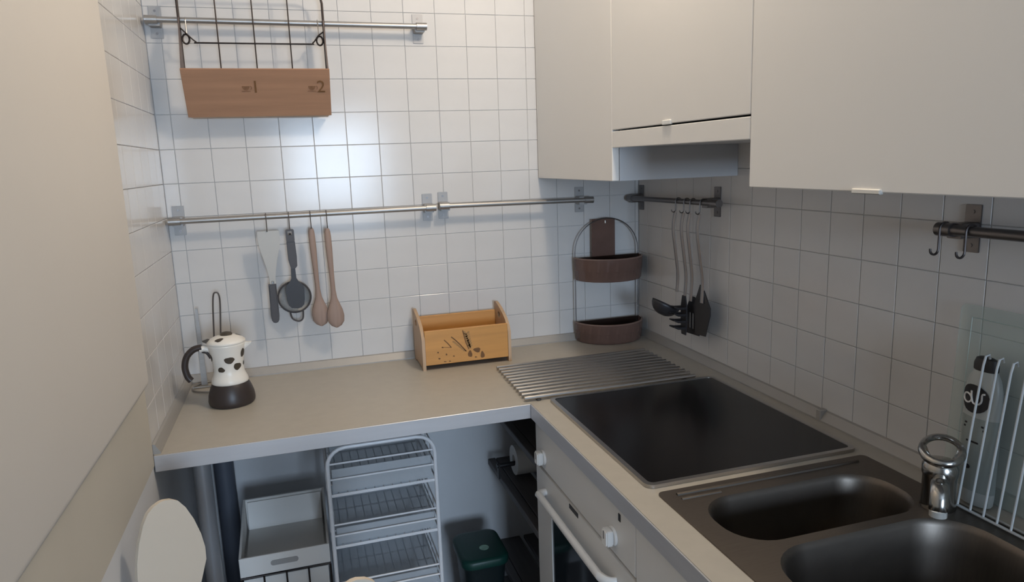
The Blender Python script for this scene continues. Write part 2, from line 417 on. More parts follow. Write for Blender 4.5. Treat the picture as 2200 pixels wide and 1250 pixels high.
# sink --------------------------------------------------------------
sk = thing('sink', 'stainless steel inset sink with one small and one large bowl', 'sink', (-.32, -1.58, ZT))
b1 = rrect(-.522, -.128, -1.408, -1.240, .074, 8)
b2 = rrect(-.516, -.120, -1.86, -1.430, .085, 8)
SZ = ZT+.0035
new('rim', holed(B(), rrect(-.566, -.074, WY1+.004, -1.182, .012, 4), [b1, b2], ZT+.0002, SZ), SINKM, sk)
def bowl(lp, x0, x1, y0, y1, r, depth):
    bm = B(); rings = []
    for ins, z, rr in ((0, SZ, r), (.003, SZ-.004, r), (.006, SZ-.012, r-.002), (.010, SZ-.05, r-.003), (.014, SZ-depth+.04, r-.004), (.02, SZ-depth+.018, r-.006), (.034, SZ-depth+.005, r-.014), (.055, SZ-depth, r-.03)):
        rings.append([bm.verts.new((x, y, z)) for x, y in rrect(x0+ins, x1-ins, y0+ins, y1-ins, rr, 8)])
    for a, b in zip(rings, rings[1:]):
        m = len(a)
        for k in range(m): bm.faces.new((a[k], a[(k+1) % m], b[(k+1) % m], b[k]))
    bm.faces.new(rings[-1]); return bm
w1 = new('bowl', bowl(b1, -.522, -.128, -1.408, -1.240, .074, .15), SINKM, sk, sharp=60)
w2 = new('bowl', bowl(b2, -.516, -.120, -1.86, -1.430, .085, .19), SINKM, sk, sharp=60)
new('drain', lathe(B(), [(.03, 0), (.03, .003), (.02, .004), (.0, .002)], (-.32, -1.325, SZ-.15), cap=False), CHROME, w1)
new('drain', lathe(B(), [(.04, 0), (.04, .003), (.028, .004), (.0, .002)], (-.32, -1.645, SZ-.19), cap=False), CHROME, w2)
new('ridge', T([(-.535, -1.2055, SZ), (-.11, -1.2055, SZ)], .0045, seg=8), SINKM, sk)
new('ridge', T([(-.535, -1.2235, SZ), (-.45, -1.2235, SZ)], .003, seg=8), SINKM, sk)
# mixer tap ----------------------------------------------------------
tp = thing('mixer_tap', 'squat chrome mixer tap with a loop lever between the two sink bowls', 'tap', (-.123, -1.411, SZ))
tc = Vector((-.123, -1.411, SZ)); td = Vector((-.74, -.67, 0)).normalized(); tn_ = Vector((-td.y, td.x, 0)); tz_ = Vector((0, 0, 1))
new('body', lathe(B(), [(.028, 0), (.0295, .003), (.0285, .010), (.0275, .03), (.0275, .060), (.0295, .066), (.0295, .080), (.025, .088), (.012, .092), (0, .093)], tc, 32), CHROME, tp)
sp = smooth_path([tc+td*.018+tz_*.056, tc+td*.042+tz_*.060, tc+td*.060+tz_*.052, tc+td*.068+tz_*.036, tc+td*.069+tz_*.026], 5)
new('spout', T(sp, .0125, seg=16, flat=(1.2, 1)), CHROME, tp)
new('aerator', lathe(B(), [(.0105, 0), (.0140, .001), (.0140, .012), (.012, .014)], tc+td*.069+tz_*.014, 20), GLINT, tp)
lp_ = [tc + td*(.010+.034*math.cos(a)) + tn_*(.031*math.sin(a)) + tz_*(.112 - .012*math.cos(a)) for a in [2*PI*k/32 for k in range(32)]]
new('lever', T(lp_, .0060, seg=10, closed=True, flat=(1, 1.25)), CHROME, tp)
for s_ in (-1, 1): new('lever_arm', T([tc+tn_*(s_*.016)+tz_*.084, tc+tn_*(s_*.024)-td*.003+tz_*.100, tc+tn_*(s_*.0285)-td*.004+tz_*.111], .0048, seg=8), CHROME, tp)

# ================================================================== WALL CABINETS
CX, CZ = -.382, 1.4645
def carc(y0, y1, z0, z1):
    bm = B(); x0, x1 = CX+.021, -.0008
    box(bm, (x0, y0, z0), (x1, y0+.016, z1)); box(bm, (x0, y1-.016, z0), (x1, y1, z1))
    box(bm, (x0, y0+.016, z0), (x1, y1-.016, z0+.016)); box(bm, (x0, y0+.016, z1-.016), (x1, y1-.016, z1))
    box(bm, (x1-.006, y0+.016, z0+.016), (x1, y1-.016, z1-.016)); return bm
c1 = thing('wall_cabinet', 'white wall cabinet with a plain door in the back corner', 'cabinet', (-.19, -.3, CZ))
new('carcass', carc(-.600, -.003, CZ, 2.22), CABIN, c1)
new('door', bx((CX, -.5990, CZ), (CX+.02, -.005, 2.22), .0015), CAB, c1)
c2 = thing('hood_cabinet', 'short white cabinet with a lift-up door and fascia over the hob', 'cabinet', (-.19, -.89, 1.551))
new('carcass', carc(-1.190, -.602, 1.552, 2.22), CABIN, c2)
d2 = new('door', bx((CX, -1.1900, 1.5965), (CX+.02, -.6000, 2.22), .0015), CAB, c2)
new('fascia', bx((CX, -1.1900, 1.551), (CX+.02, -.6000, 1.5925), .0015), CAB, c2)
new('pull_tab', bx((CX-.004, -.905, 1.5945), (CX+.004, -.868, 1.6045), .0015), GLINT, d2)
c3 = thing('wall_cabinet', 'large plain white wall cabinet over the sink, nearest on the right', 'cabinet', (-.19, -1.6, CZ))
new('carcass', carc(-2.0, -1.1925, CZ, 2.22), CABIN, c3)
d3 = new('door', bx((CX, -1.9985, CZ), (CX+.02, -1.1910, 2.22), .0015), CAB, c3)
new('pull_tab', bx((CX-.004, -1.5045, CZ-.003), (CX+.004, -1.449, CZ+.005), .0015), GLINT, d3)

# ================================================================== RAILS
def rail(label, p0, p1, nrm, brk, r=.0082, off=.045, mat=None):
    """rod from p0 to p1 (both on the rod's axis), brackets at the fractions brk, wall normal nrm"""
    p0, p1, nrm = Vector(p0), Vector(p1), Vector(nrm); d = (p1-p0).normalized(); up_ = Vector((0, 0, 1)); mat = mat or RAILM
    mid = (p0+p1)/2 - nrm*off
    t = thing('utensil_rail', label, 'rail', mid)
    new('rod', T([p0, p1], r, seg=14), mat, t)
    for f, e in brk:
        c = p0.lerp(p1, f); w = c - nrm*off
        bm = B()
        prism(bm, rrect(-.0165, .0165, -.044, .044, .002, 2), w+nrm*.0003, d, up_, nrm, .0028, .0006)
        prism(bm, rrect(-.015, .015, -.016, .012, .003, 2), w+nrm*.003, d, up_, nrm, off-.008, 0)
        b = new('bracket', bm, BRKT if mat is RAILM else mat, t)
        for s in (-1, 1):
            sm = B(); prism(sm, [(.0035*math.cos(2*PI*k/12), .0035*math.sin(2*PI*k/12)) for k in range(12)], w+nrm*.003+up_*s*.031, d, up_, nrm, .0012, 0)
            new('screw', sm, STEELD, b)
        e0, e1 = (p0 - d*.002, p0 + d*.03) if e < 0 else (p1 - d*.03, p1 + d*.002)
        new('end_cap', T([e0, e1], r+.0032, seg=16), STEELD if mat is STEELD else RAILM, t)
    return t
RY = -.045
r_top = rail('upper steel rail on the back wall holding the wire rack', (-1.543, RY, 1.950), (-.752, RY, 1.945), (0, -1, 0), ((.026, -1), (.977, 1)))
r_mid = rail('long steel rail on the back wall with four hanging utensils', (-1.545, RY, 1.3845), (-.753, RY, 1.3855), (0, -1, 0), ((.027, -1), (.977, 1)))
r_cor = rail('bare steel rail on the back wall right of the long utensil rail', (-.737, RY, 1.389), (-.200, RY, 1.384), (0, -1, 0), ((.035, -1), (.94, 1)))
r_rt = rail('short steel rail on the right wall with black-headed utensils', (-.05, -.024, 1.3815), (-.05, -.586, 1.3885), (-1, 0, 0), ((.004, -1), (.856, 1)), off=.05, mat=STEELD)
r_sk = rail('dull steel rail on the right wall above the dish rack', (-.05, -1.305, 1.376), (-.05, -1.86, 1.379), (-1, 0, 0), ((.05, -1), (.93, 1)), r=.0095, off=.05, mat=STEELD)

def hook(label, c, nrm, drop, group, r=.0016, mat=None, end=.012, rr=.0105):
    """S hook: over the rod whose axis point is c, falling drop below it"""
    c, nrm = Vector(c), Vector(nrm)
    pts = []
    for k in range(9):
        a = math.radians(-30 + 26*k); pts.append(c - nrm*rr*math.cos(a) + Vector((0, 0, rr*math.sin(a))))
    b = c + nrm*rr + Vector((0, 0, -drop))
    pts.append(c + nrm*rr + Vector((0, 0, -drop*.45)))
    for k in range(9):
        a = math.radians(180 + 24*k); pts.append(b + nrm*(end + end*math.cos(a)) + Vector((0, 0, end*math.sin(a))))
    return tag(new('s_hook', T(pts, r, seg=6), mat or STEELD, loc=c), label, 'hook', group)
HK = [(-1.2757, 'first', 'pale spatula', .047), (-1.2095, 'second', 'charcoal turner', .047), (-1.146, 'third', 'left wooden spoon', .045), (-1.0975, 'fourth', 'right wooden spoon', .046)]
for x, od, wht, dz in HK:
    hook('thin wire S hook carrying the %s on the back rail' % wht, (x, RY, 1.385), (0, -1, 0), dz-.008, 'hooks on the long back rail', end=.005)

# ================================================================== WIRE RACK WITH WOODEN FRONT
hr = thing('hanging_rack', 'black wire rack with a tan wooden trough on the upper rail', 'rack', (-1.257, -.06, 1.685))
XL, XR, FY = -1.455, -1.062, -.064
fr = [(XL, FY, 1.69), (XL, FY, 2.00)] + [(XL+.035-.035*math.cos(a), FY, 2.00+.035*math.sin(a)) for a in (.4, .8, 1.2, 1.57)] + \
     [(XR-.035+.035*math.sin(a), FY, 2.00+.035*math.cos(a)) for a in (0, .4, .8, 1.2)] + [(XR, FY, 2.00), (XR, FY, 1.69)]
new('frame', T(fr, .0036, seg=8), DARKWIRE, hr)
for i in (1, 2, 3):
    x = XL + (XR-XL)*i/4
    new('wire', T([(x, FY, 2.034), (x, FY, 1.70)], .0021, seg=6), DARKWIRE, hr)
cw = smooth_path([(XL+.002, FY-.004, 1.925), (XL+.018, FY-.005, 1.908), (XL+.040, FY-.005, 1.887), (XL+.06, FY-.005, 1.885), (XR-.06, FY-.005, 1.885), (XR-.035, FY-.005, 1.888), (XR-.018, FY-.005, 1.908), (XR-.002, FY-.004, 1.92)], 4)
new('cross_wire', T(cw, .0022, seg=6), DARKWIRE, hr)
for x in (XL+.014, XR-.014):
    bm = T([(x + .009*math.cos(a), FY-.001, 1.895+.013*math.sin(a)) for a in [2*PI*k/16 for k in range(16)]], .0028, seg=6, closed=True)
    new('eye', bm, DARKWIRE, hr)
for x in (XL, XR):
    bm = prism(B(), [(-.058, 1.965), (-.062, 1.965), (-.132, 1.806), (-.064, 1.687), (-.055, 1.687)], (x-.0015, 0, 0), (0, 1, 0), (0, 0, 1), (1, 0, 0), .003)
    new('side_plate', bm, DARKPLATE, hr)
# wooden front board leaning out at the top
a_ = Vector((0, -.130, 1.8085)); b_ = Vector((0, -.060, 1.684)); dn = (a_-b_); vlen = dn.length; dn.normalize()
nf = Vector((-1, 0, 0)).cross(dn); nf = nf if nf.y < 0 else -nf
bo = Vector((XL-.003, 0, 0)) + b_
fbm = prism(B(), [(0, 0), (XR-XL+.006, 0), (XR-XL+.006, vlen), (0, vlen)], bo, (1, 0, 0), dn, nf, .008, .001)
fb = new('front_board', fbm, TAN, hr)
new('bottom_board', bx((XL+.004, -.060, 1.680), (XR-.004, -.012, 1.686), .001), TANPALE, hr)
def onboard(u, v): return bo + Vector((1, 0, 0))*u + dn*v + nf*.0086
Wd = XR-XL+.006
for txt, u in (('1', .478*Wd), ('2', .934*Wd)):
    new('printed_number', text_bm(txt, .052, onboard(u, .074), (1, 0, 0), dn), PRINT, fb)
    # little cup beside the number
    bm = B()
    flat(bm, [(.0105*math.cos(PI+PI*k/10), .013*math.sin(PI+PI*k/10)) for k in range(11)], onboard(u-.026, .0935), (1, 0, 0), dn)
    flat(bm, [(-.013, -.0165), (.013, -.0165), (.011, -.0145), (-.011, -.0145)], onboard(u-.026, .0935), (1, 0, 0), dn)
    tube(bm, [onboard(u-.014 + .004*math.sin(a), .0885+.005*math.cos(a)) for a in (0, .6, 1.2, 1.8, 2.4, 3.1)], .0008, seg=5)
    new('printed_cup', bm, PRINTC, fb)
for i, x in enumerate((XL+.016, XR-.016)):
    hook('thin wire hook at the %s end of the black wire rack' % ('left', 'right')[i], (x, RY, 1.947), (0, -1, 0), .034, 'hooks holding the wire rack', r=.0014, end=.006, mat=STEEL)

# ================================================================== UTENSILS ON THE BACK RAIL
def plate(outline, o, d, bev=.0008): return prism(B(), outline, o, (1, 0, 0), (0, 0, 1), (0, -1, 0), d, bev)
def sym(half): return half + [(-u, v) for u, v in reversed(half) if abs(u) > 1e-6]
UY = -.0585
# pale spatula hanging blade-up
sp_ = thing('spatula', 'pale grey spatula with a dark handle, hanging blade up', 'spatula', (-1.273, UY, 1.34))
hole = [(.003*math.cos(2*PI*k/10), .1545+.003*math.sin(2*PI*k/10)) for k in range(10)]
half = [(.0085, -.004), (.0095, .02), (.0135, .045), (.021, .078), (.029, .112), (.0325, .135), (.032, .158), (.030, .163)]
new('blade', plate(sym(half), (-1.2735, UY, 1.180), .0035), GREYPL, sp_)
new('neck', bx((-1.2775, UY-.005, 1.166), (-1.2695, UY+.001, 1.190), .002), CHROME, sp_)
hh = [(.0115, .110), (.0115, .10), (.0125, .01), (.011, -.003), (.007, -.010), (0, -.0125)]
new('handle', plate([(u, v) for u, v in hh] + [(-u, v) for u, v in reversed(hh[:-1])], (-1.2755, UY+.004, 1.070), .013, .003), CHARPL, sp_)
# sieve behind
sv = thing('sieve', 'round fine mesh sieve with a dark rim behind the charcoal turner', 'sieve', (-1.2135, -.043, 1.133))
SC = Vector((-1.2135, -.045, 1.131)); SR = .049
new('rim', T([SC+Vector((SR*math.cos(a), 0, SR*math.sin(a))) for a in [2*PI*k/40 for k in range(40)]], .0026, seg=8, closed=True), CHARPL, sv)
bm = B(); rings = []
for j in range(6):
    a = PI/2*(1-j/5.5); rings.append([bm.verts.new(SC + Vector((SR*math.sin(a)*math.cos(2*PI*k/32), .034*math.cos(a), SR*math.sin(a)*math.sin(2*PI*k/32)))) for k in range(32)])
for a, b in zip(rings, rings[1:]):
    for k in range(32): bm.faces.new((a[k], a[(k+1) % 32], b[(k+1) % 32], b[k]))
bm.faces.new(rings[-1])
new('mesh_bowl', bm, MESHM, sv)
new('handle', T([SC+Vector((0, -.001, SR)), SC+Vector((.001, -.003, .12)), SC+Vector((.003, -.004, .200))], .0035, seg=8), CHARPL, sv)
new('rest_loop', T(smooth_path([SC+Vector((-.017, 0, -.047)), SC+Vector((-.012, 0, -.068)), SC+Vector((.006, 0, -.078)), SC+Vector((.019, 0, -.070)), SC+Vector((.022, 0, -.045))], 5), .0026, seg=8), CHARPL, sv)
# charcoal turner in front
tn = thing('turner', 'charcoal nylon turner with a square hole in its handle', 'turner', (-1.211, UY, 1.34))
bm = holed(B(), rrect(-.0125, .0125, -.030, .008, .005, 4), [rrect(-.006, .006, -.009, .003, .002, 3)], 0, .010)
R_ = Matrix(((1, 0, 0), (0, 0, -1), (0, 1, 0)))
for v in bm.verts: v.co = Vector((-1.2105 + v.co.x, UY-v.co.z, 1.336 + v.co.y))
prism(bm, [(-.0125, -.029), (.0125, -.029), (.0145, -.075), (.0135, -.105), (.008, -.112), (-.006, -.112), (-.0115, -.085)], (-1.2105, UY, 1.336), (1, 0, 0), (0, 0, 1), (0, -1, 0), .010, .002)
new('handle', bm, CHARPL, tn)
hd = [(-.0065, .114), (.0065, .114), (.0075, .080), (.013, .070), (.026, .057), (.0285, .045), (.027, .012), (.024, -.004), (.015, -.013), (.004, -.016), (-.014, -.013), (-.022, -.004), (-.0265, .012), (-.028, .045), (-.0255, .057), (-.013, .070), (-.0075, .080)]
new('head', plate([(u, v) for u, v in hd], (-1.2105, UY-.003, 1.113), .004, .001), BLACKPL, tn)
def wspoon(label, x, y, top, bot, dx):
    L = top-bot
    ts = [0, .03, .08, .2, .35, .5, .62, .70, .76, .82, .88, .94, .98, 1.0]
    wd = [.006, .0088, .0098, .0098, .0085, .0072, .0072, .0100, .0165, .0235, .0265, .0245, .016, .004]
    pts = [(x + dx*t, y, top - L*t) for t in ts]
    bm = B()
    seg = 12; rings = []
    for p, w, t in zip(pts, wd, ts):
        th = .0055 if t < .7 else .0055 + .003*math.sin((t-.7)/.3*PI)
        rings.append([bm.verts.new(Vector(p) + Vector((w*math.cos(2*PI*k/seg), th*math.sin(2*PI*k/seg), 0))) for k in range(seg)])
    for a, b in zip(rings, rings[1:]):
        for k in range(seg): bm.faces.new((a[k], a[(k+1) % seg], b[(k+1) % seg], b[k]))
    bm.faces.new(rings[0]); bm.faces.new(rings[-1])
    return tag(new('wooden_spoon', bm, WOODSP, loc=(x, y, top), sharp=60), label, 'spoon')
wspoon('wooden spoon hanging beside the charcoal turner, overlapped by its twin', -1.147, -.050, 1.343, 1.032, .008)
wspoon('wooden spoon at the right end of the hanging utensils', -1.0995, -.0625, 1.340, 1.025, .006)

# ================================================================== THINGS ON THE WORKTOP
# cow pattern moka pot
mk = thing('moka_pot', 'cream moka pot with dark brown cow spots and a brown base', 'coffee pot', (-1.404, -.262, ZT))
mc = Vector((-1.404, -.262, ZT))
new('base', lathe(B(), [(.050, 0), (.058, .001), (.0615, .006), (.0625, .014), (.0605, .030), (.055, .048), (.0495, .060), (.047, .064)], mc, 40), POTBR, mk, sharp=40)
BP = [(.046, .062), (.0485, .063), (.0495, .066), (.0480, .074), (.0435, .084), (.0405, .093), (.0395, .103), (.0410, .120), (.0440, .140), (.0475, .160), (.0495, .170), (.0500, .1735), (.0490, .175)]
bd = new('body', lathe(B(), BP, mc, 48), CREAM, mk, sharp=50)
def rad(prof, z):
    for (r0, z0), (r1, z1) in zip(prof, prof[1:]):
        if z0 <= z <= z1 and z1 > z0: return r0 + (r1-r0)*(z-z0)/(z1-z0)
    return prof[-1][0]
LP = [(.0500, .1755), (.0510, .178), (.0500, .181), (.0440, .187), (.0320, .193), (.0150, .197), (.0001, .1975)]
ld = new('lid', lathe(B(), LP, mc, 48), CREAM, mk, sharp=50)
def spot(parent, th, z, w, h, ph=0, prof=BP):
    bm = B(); n = 14; R0 = rad(prof, z); cen = None; prev = []
    rings = [[], []]
    def pt(u, v):
        r = rad(prof, z+v) + .0007; a = math.radians(th) + u/max(R0, .012); return bm.verts.new(mc + Vector((r*math.cos(a), r*math.sin(a), z+v)))
    cen = pt(0, 0)
    for j, s in enumerate((.55, 1)):
        for k in range(n):
            a = 2*PI*k/n; e = s*(1 + .09*math.sin(3*a+ph) + .04*math.cos(5*a+2*ph))
            rings[j].append(pt(w*e*math.cos(a), h*e*math.sin(a)))
    for k in range(n):
        bm.faces.new((cen, rings[0][k], rings[0][(k+1) % n])); bm.faces.new((rings[0][k], rings[1][k], rings[1][(k+1) % n], rings[0][(k+1) % n]))
    return new('spot', bm, COWBR, parent, sharp=60)
for th, z, w, h, ph in ((-80, .133, .0135, .0095, 0), (-50, .112, .0120, .0100, 1), (-24, .147, .0100, .0120, 2), (-114, .107, .0100, .0075, 3), (-160, .140, .010, .012, 1), (-10, .115, .006, .006, 2),
                        (60, .13, .012, .01, 0), (120, .12, .011, .009, 1), (170, .10, .01, .008, 2)):
    spot(bd, th, z, w, h, ph)
LPz = [(r, z) for r, z in LP]
def lidspot(x, y, w, h, ph):
    bm = B(); n = 14; vs = []
    def zz(r):
        for (r0, z0), (r1, z1) in zip(LP[2:], LP[3:]):
            if r1 <= r <= r0: return z0 + (z1-z0)*(r0-r)/(r0-r1)
        return LP[-1][1]
    def P(px, py): return bm.verts.new(mc + Vector((px, py, zz(min(.0495, math.hypot(px, py))) + .0009)))
    c = P(x, y)
    for k in range(n):
        a = 2*PI*k/n; e = 1 + .15*math.sin(3*a+ph); vs.append(P(x + w*e*math.cos(a), y + h*e*math.sin(a)))
    for k in range(n): bm.faces.new((c, vs[k], vs[(k+1) % n]))
    new('spot', bm, COWBR, ld, sharp=60)
lidspot(-.014, -.034, .011, .007, 0); lidspot(.032, .012, .008, .007, 1); lidspot(-.005, .030, .010, .008, 2)
new('knob', lathe(B(), [(.010, 0), (.0155, .003), (.0165, .007), (.013, .011), (.005, .013), (.0005, .0133)], mc+Vector((.002, .002, .1925)), 24), COWBR, ld)
bm = prism(B(), [(-.014, 0), (.0, .004), (.016, -.002), (.017, -.010), (.0, -.009), (-.012, -.003)], mc+Vector((-.047, -.008, .186)), (1, 0, 0), (0, 0, 1), (0, 1, 0), .014, .002)
new('thumb_tab', bm, COWBR, ld)
bm = prism(B(), [(0, -.020), (.006, -.014), (.020, -.003), (.022, .001), (.0, .003)], mc+Vector((.044, -.008, .170)), (1, 0, 0), (0, 0, 1), (0, 1, 0), .016, .003)
new('spout', bm, CREAM, bd)
bm = T([mc+Vector((-.045, 0, .160)), mc+Vector((-.058, 0, .164)), mc+Vector((-.070, 0, .163))], [.008, .0085, .009], seg=12)
new('handle_lug', bm, CREAM, bd)
hpts = smooth_path([mc+Vector((-.064, 0, .168)), mc+Vector((-.085, 0, .164)), mc+Vector((-.104, 0, .146)), mc+Vector((-.112, 0, .118)), mc+Vector((-.108, 0, .090)), mc+Vector((-.100, 0, .077))], 5)
new('handle', T(hpts, .0105, seg=14, flat=(1.0, .85)), POTBR, mk)
spt = smooth_path([mc+Vector((-.064, 0, .156)), mc+Vector((-.052, 0, .150)), mc+Vector((-.044, 0, .135))], 4)
new('handle_strut', T(spt, .004, seg=8), POTBR, mk)

# wire kitchen paper holder behind the pot
ph_ = thing('paper_holder', 'empty steel wire paper holder behind the spotted moka pot', 'paper holder', (-1.468, -.085, ZT))
pc = Vector((-1.468, -.085, ZT))
bm = T([pc+Vector((.062*math.cos(a), .058*math.sin(a), .004)) for a in [2*PI*k/32 for k in range(32)]], .003, seg=8, closed=True)
tube(bm, [pc+Vector((-.060, 0, .004)), pc+Vector((.060, 0, .004))], .003, seg=8)
new('base_ring', bm, STEEL, ph_)
new('flat_post', prism(B(), [(-.009, .003), (.009, .003), (.0045, .240), (-.0035, .243)], pc+Vector((-.030, .020, 0)), (1, 0, 0), (0, 0, 1), (0, 1, 0), .003, .0005), STEEL, ph_)
lw = smooth_path([pc+Vector((.002, .0, .004)), pc+Vector((.012, .012, .15)), pc+Vector((.0205, .015, .266)), pc+Vector((.030, .015, .287)), pc+Vector((.0395, .015, .266)), pc+Vector((.031, .012, .15)), pc+Vector((.022, .0, .004))], 6)
new('wire_loop', T(lw, .0024, seg=8), STEELD, ph_)

# wooden crate
cr = thing('wooden_crate', 'golden wooden crate with printed ears of wheat and bread', 'crate', (-.70, -.10, ZT))
X0, X1, Y0, Y1 = -.845, -.553, -.182, -.024
def endpanel(x, m):
    pr = [(Y0, .0), (Y0+.022, .0), (Y0+.03, .008), (Y1-.03, .008), (Y1-.022, .0), (Y1, .0), (Y1, .170)]
    pr += [(Y1-.012, .175), (Y1-.03, .172), (Y1-.065, .163), (Y1-.10, .150), (Y1-.128, .136), (Y1-.147, .118), (Y0, .100)]
    hl = [(( Y0+Y1)/2+.021 + .017*math.cos(2*PI*k/16), .137 + .010*math.sin(2*PI*k/16)) for k in range(16)]
    bm = B(); holed(bm, pr, [hl], 0, .010)
    for v in bm.verts: v.co = Vector((x+v.co.z, v.co.x, ZT+v.co.y))
    return new('end_panel', bm, m, cr)
endpanel(X0, PINESIDE); endpanel(X1-.010, PINESIDE)
fp = new('front_panel', bx((X0+.010, Y0+.002, ZT+.016), (X1-.010, Y0+.012, ZT+.127), .001), PINE, cr)
new('back_panel', bx((X0+.010, Y1-.012, ZT+.016), (X1-.010, Y1-.002, ZT+.145), .001), PINE, cr)
new('bottom_panel', bx((X0+.010, Y0+.012, ZT+.016), (X1-.010, Y1-.012, ZT+.026), .001), PINE, cr)
# print: coordinates in the photo's close-up (px), mapped on the front panel
def cpx(u, v): return ((u-370)/(1570-370)*(X1-X0-.024)+X0+.012, Y0+.0016, ZT+.016 + ( (1040-120*(u-370)/1200) - v)/500*.111)
def blob(bm, u, v, w, h, rot=0, n=12, k3=.15):
    vs = []
    for k in range(n):
        a = 2*PI*k/n; e = 1+k3*math.sin(3*a+u)
        du, dv = w*e*math.cos(a), h*e*math.sin(a); c, s = math.cos(rot), math.sin(rot)
        vs.append(bm.verts.new(cpx(u+du*c-dv*s, v+du*s+dv*c)))
    bm.faces.new(vs)
def stroke(bm, pts, w):
    for (a, b), (c, d) in zip(pts, pts[1:]):
        L = math.hypot(c-a, d-b); nx, ny = -(d-b)/L*w, (c-a)/L*w
        bm.faces.new([bm.verts.new(cpx(*q)) for q in ((a+nx, b+ny), (c+nx, d+ny), (c-nx, d-ny), (a-nx, b-ny))])
bm = B()
for u, v, w, h in ((610, 770, 16, 10), (540, 845, 13, 12), (660, 875, 12, 14), (765, 900, 13, 11), (555, 935, 16, 12), (635, 980, 20, 7), (705, 975, 15, 9), (1005, 870, 32, 50), (1110, 812, 52, 36), (1188, 885, 30, 50), (1088, 918, 18, 10)):
    blob(bm, u, v, w, h)
stroke(bm, [(635, 660), (690, 715), (735, 772)], 7); stroke(bm, [(735, 772), (630, 768)], 3)
stroke(bm, [(740, 615), (800, 665), (860, 725), (950, 830)], 8)
stroke(bm, [(910, 520), (930, 610), (950, 700), (990, 800)], 8)
new('print', bm, PRINT, fp)
bm = B()
for i in range(7):
    t = i/6; blob(bm, 945+55*t, 560+200*t, 34, 17, .9); blob(bm, 985+35*t, 555+200*t, 30, 13, -.7)
for i in range(6):
    t = i/5; blob(bm, 775+150*t, 690+130*t, 26, 12, .3)
new('print', bm, PRINTL, fp)

# two tier corner caddy
cd_ = thing('corner_caddy', 'brown plastic two-tier caddy on a wire arch in the back corner', 'caddy', (-.157, -.07, ZT))
cx, cy = -.140, -.022
def dbasket(z0, z1):
    bm = B(); n = 24
    def ring(r, d, z, flut=0):
        out = []
        for k in range(n*2+1):
            a = PI*k/(n*2); f = 1 + flut*math.cos(k*PI/2)
            out.append(bm.verts.new((cx - r*f*math.cos(a), cy - .008 - d*f*math.sin(a), z)))
        return out
    rs = [ring(.112, .100, z0+.002, 0), ring(.119, .107, z0, .004), ring(.122, .110, z0+.006, .006), ring(.124, .113, z0+.034, .006), ring(.1255, .115, z0+.036, 0), ring(.127, .117, z1, 0), ring(.122, .112, z1, 0), ring(.119, .108, z0+.03, 0), ring(.116, .105, z0+.008, 0)]
    m = len(rs[0])
    for a, b in zip(rs, rs[1:]):
        for k in range(m): bm.faces.new((a[k], a[(k+1) % m], b[(k+1) % m], b[k]))
    bm.faces.new(rs[0]); bm.faces.new(rs[-1])
    b = new('basket', bm, CADDY, cd_, sharp=40)
    lipm = T([(cx - .1245*math.cos(PI*k/30), cy-.008-.1145*math.sin(PI*k/30), z1) for k in range(31)], .0032, seg=8)
    new('lip', lipm, CADDYR, b)
dbasket(ZT+.001, ZT+.070)
dbasket(1.103, 1.182)
wp = [(cx-.122, cy-.005, ZT+.004), (cx-.122, cy-.005, 1.20)] + [(cx-.122*math.cos(a), cy-.005, 1.20+.116*math.sin(a)) for a in [PI*k/18 for k in range(1, 18)]] + [(cx+.122, cy-.005, 1.20), (cx+.122, cy-.005, ZT+.004)]
new('wire_frame', T(wp, .0019, seg=8), STEELD, cd_)
bs = new('back_strip', bx((cx-.056, cy-.003, 1.11), (cx+.034, cy+.001, 1.314), .001), CADDY, cd_)
new('screw', lathe(B(), [(.004, 0), (.004, .010), (0, .011)], (cx-.004, cy-.003, 1.298), 12, cap=False), CHROME, bs)

# roll-up drying rack beside the hob
dm = thing('drying_mat', 'roll-up steel rod drying rack on the worktop behind the hob', 'drying rack', (-.37, -.42, ZT))
RN = 12
for i in range(RN):
    y = -.266 - i*(.311/(RN-1))
    x0 = -.628 - .010*i/(RN-1)
    new('rod', T([(x0, y, ZT+.0095), (-.115, y, ZT+.0095)], .0058, seg=10), STEEL, dm)
for x in (-.598, -.150):
    new('end_strip', bx((x-.006, -.584, ZT+.0004), (x+.006, -.26, ZT+.0052), .001), BLACKPL, dm)

# ================================================================== UTENSILS ON THE RIGHT RAIL
RXU = -.062
def rz_at(y): return 1.3815 + (1.3885-1.3815)*((-y-.024)/.562)
def utensil(name, label, cat, y, top, neck, lean):
    t = thing(name, label, cat, (RXU, y, top))
    pts = smooth_path([(RXU, y, top), (RXU-.006, y, top-.05), (RXU+.004, y+lean*.2, top-.13), (RXU+.012, y+lean*.6, top-.20), (RXU+.008, y+lean, neck)], 5)
    new('handle', T(pts, .0045, seg=10, flat=(.55, 1.9), ref=Vector((0, 1, 0))), UTENS, t)
    return t
ys = [-.366, -.415, -.450, -.505]
nm = ['ladle', 'spaghetti server', 'slotted turner', 'flat turner']
for y, n_ in zip(ys, nm):
    hook('dull wire S hook on the right rail holding the %s' % n_, (-.05, y, rz_at(y)), (-1, 0, 0), .026, 'hooks on the right wall rail', end=.007)
t = utensil('ladle', 'steel ladle with a black bowl, deepest on the right rail', 'ladle', -.366, 1.352, 1.100, 0)
bm = B(); lc = Vector((RXU-.028, -.364, 1.064)); rings = []
for j in range(7):
    a = PI/2*j/6.0
    rings.append([bm.verts.new(lc + Matrix.Rotation(math.radians(28), 3, 'Y') @ Vector((.046*math.cos(a)*math.cos(2*PI*k/24), .034*math.cos(a)*math.sin(2*PI*k/24), -.036*math.sin(a)))) for k in range(24)])
for a, b in zip(rings[:-1], rings[1:-1]):
    for k in range(24): bm.faces.new((a[k], a[(k+1) % 24], b[(k+1) % 24], b[k]))
bm.faces.new(rings[-2])
for r in rings[-1]: bm.verts.remove(r)
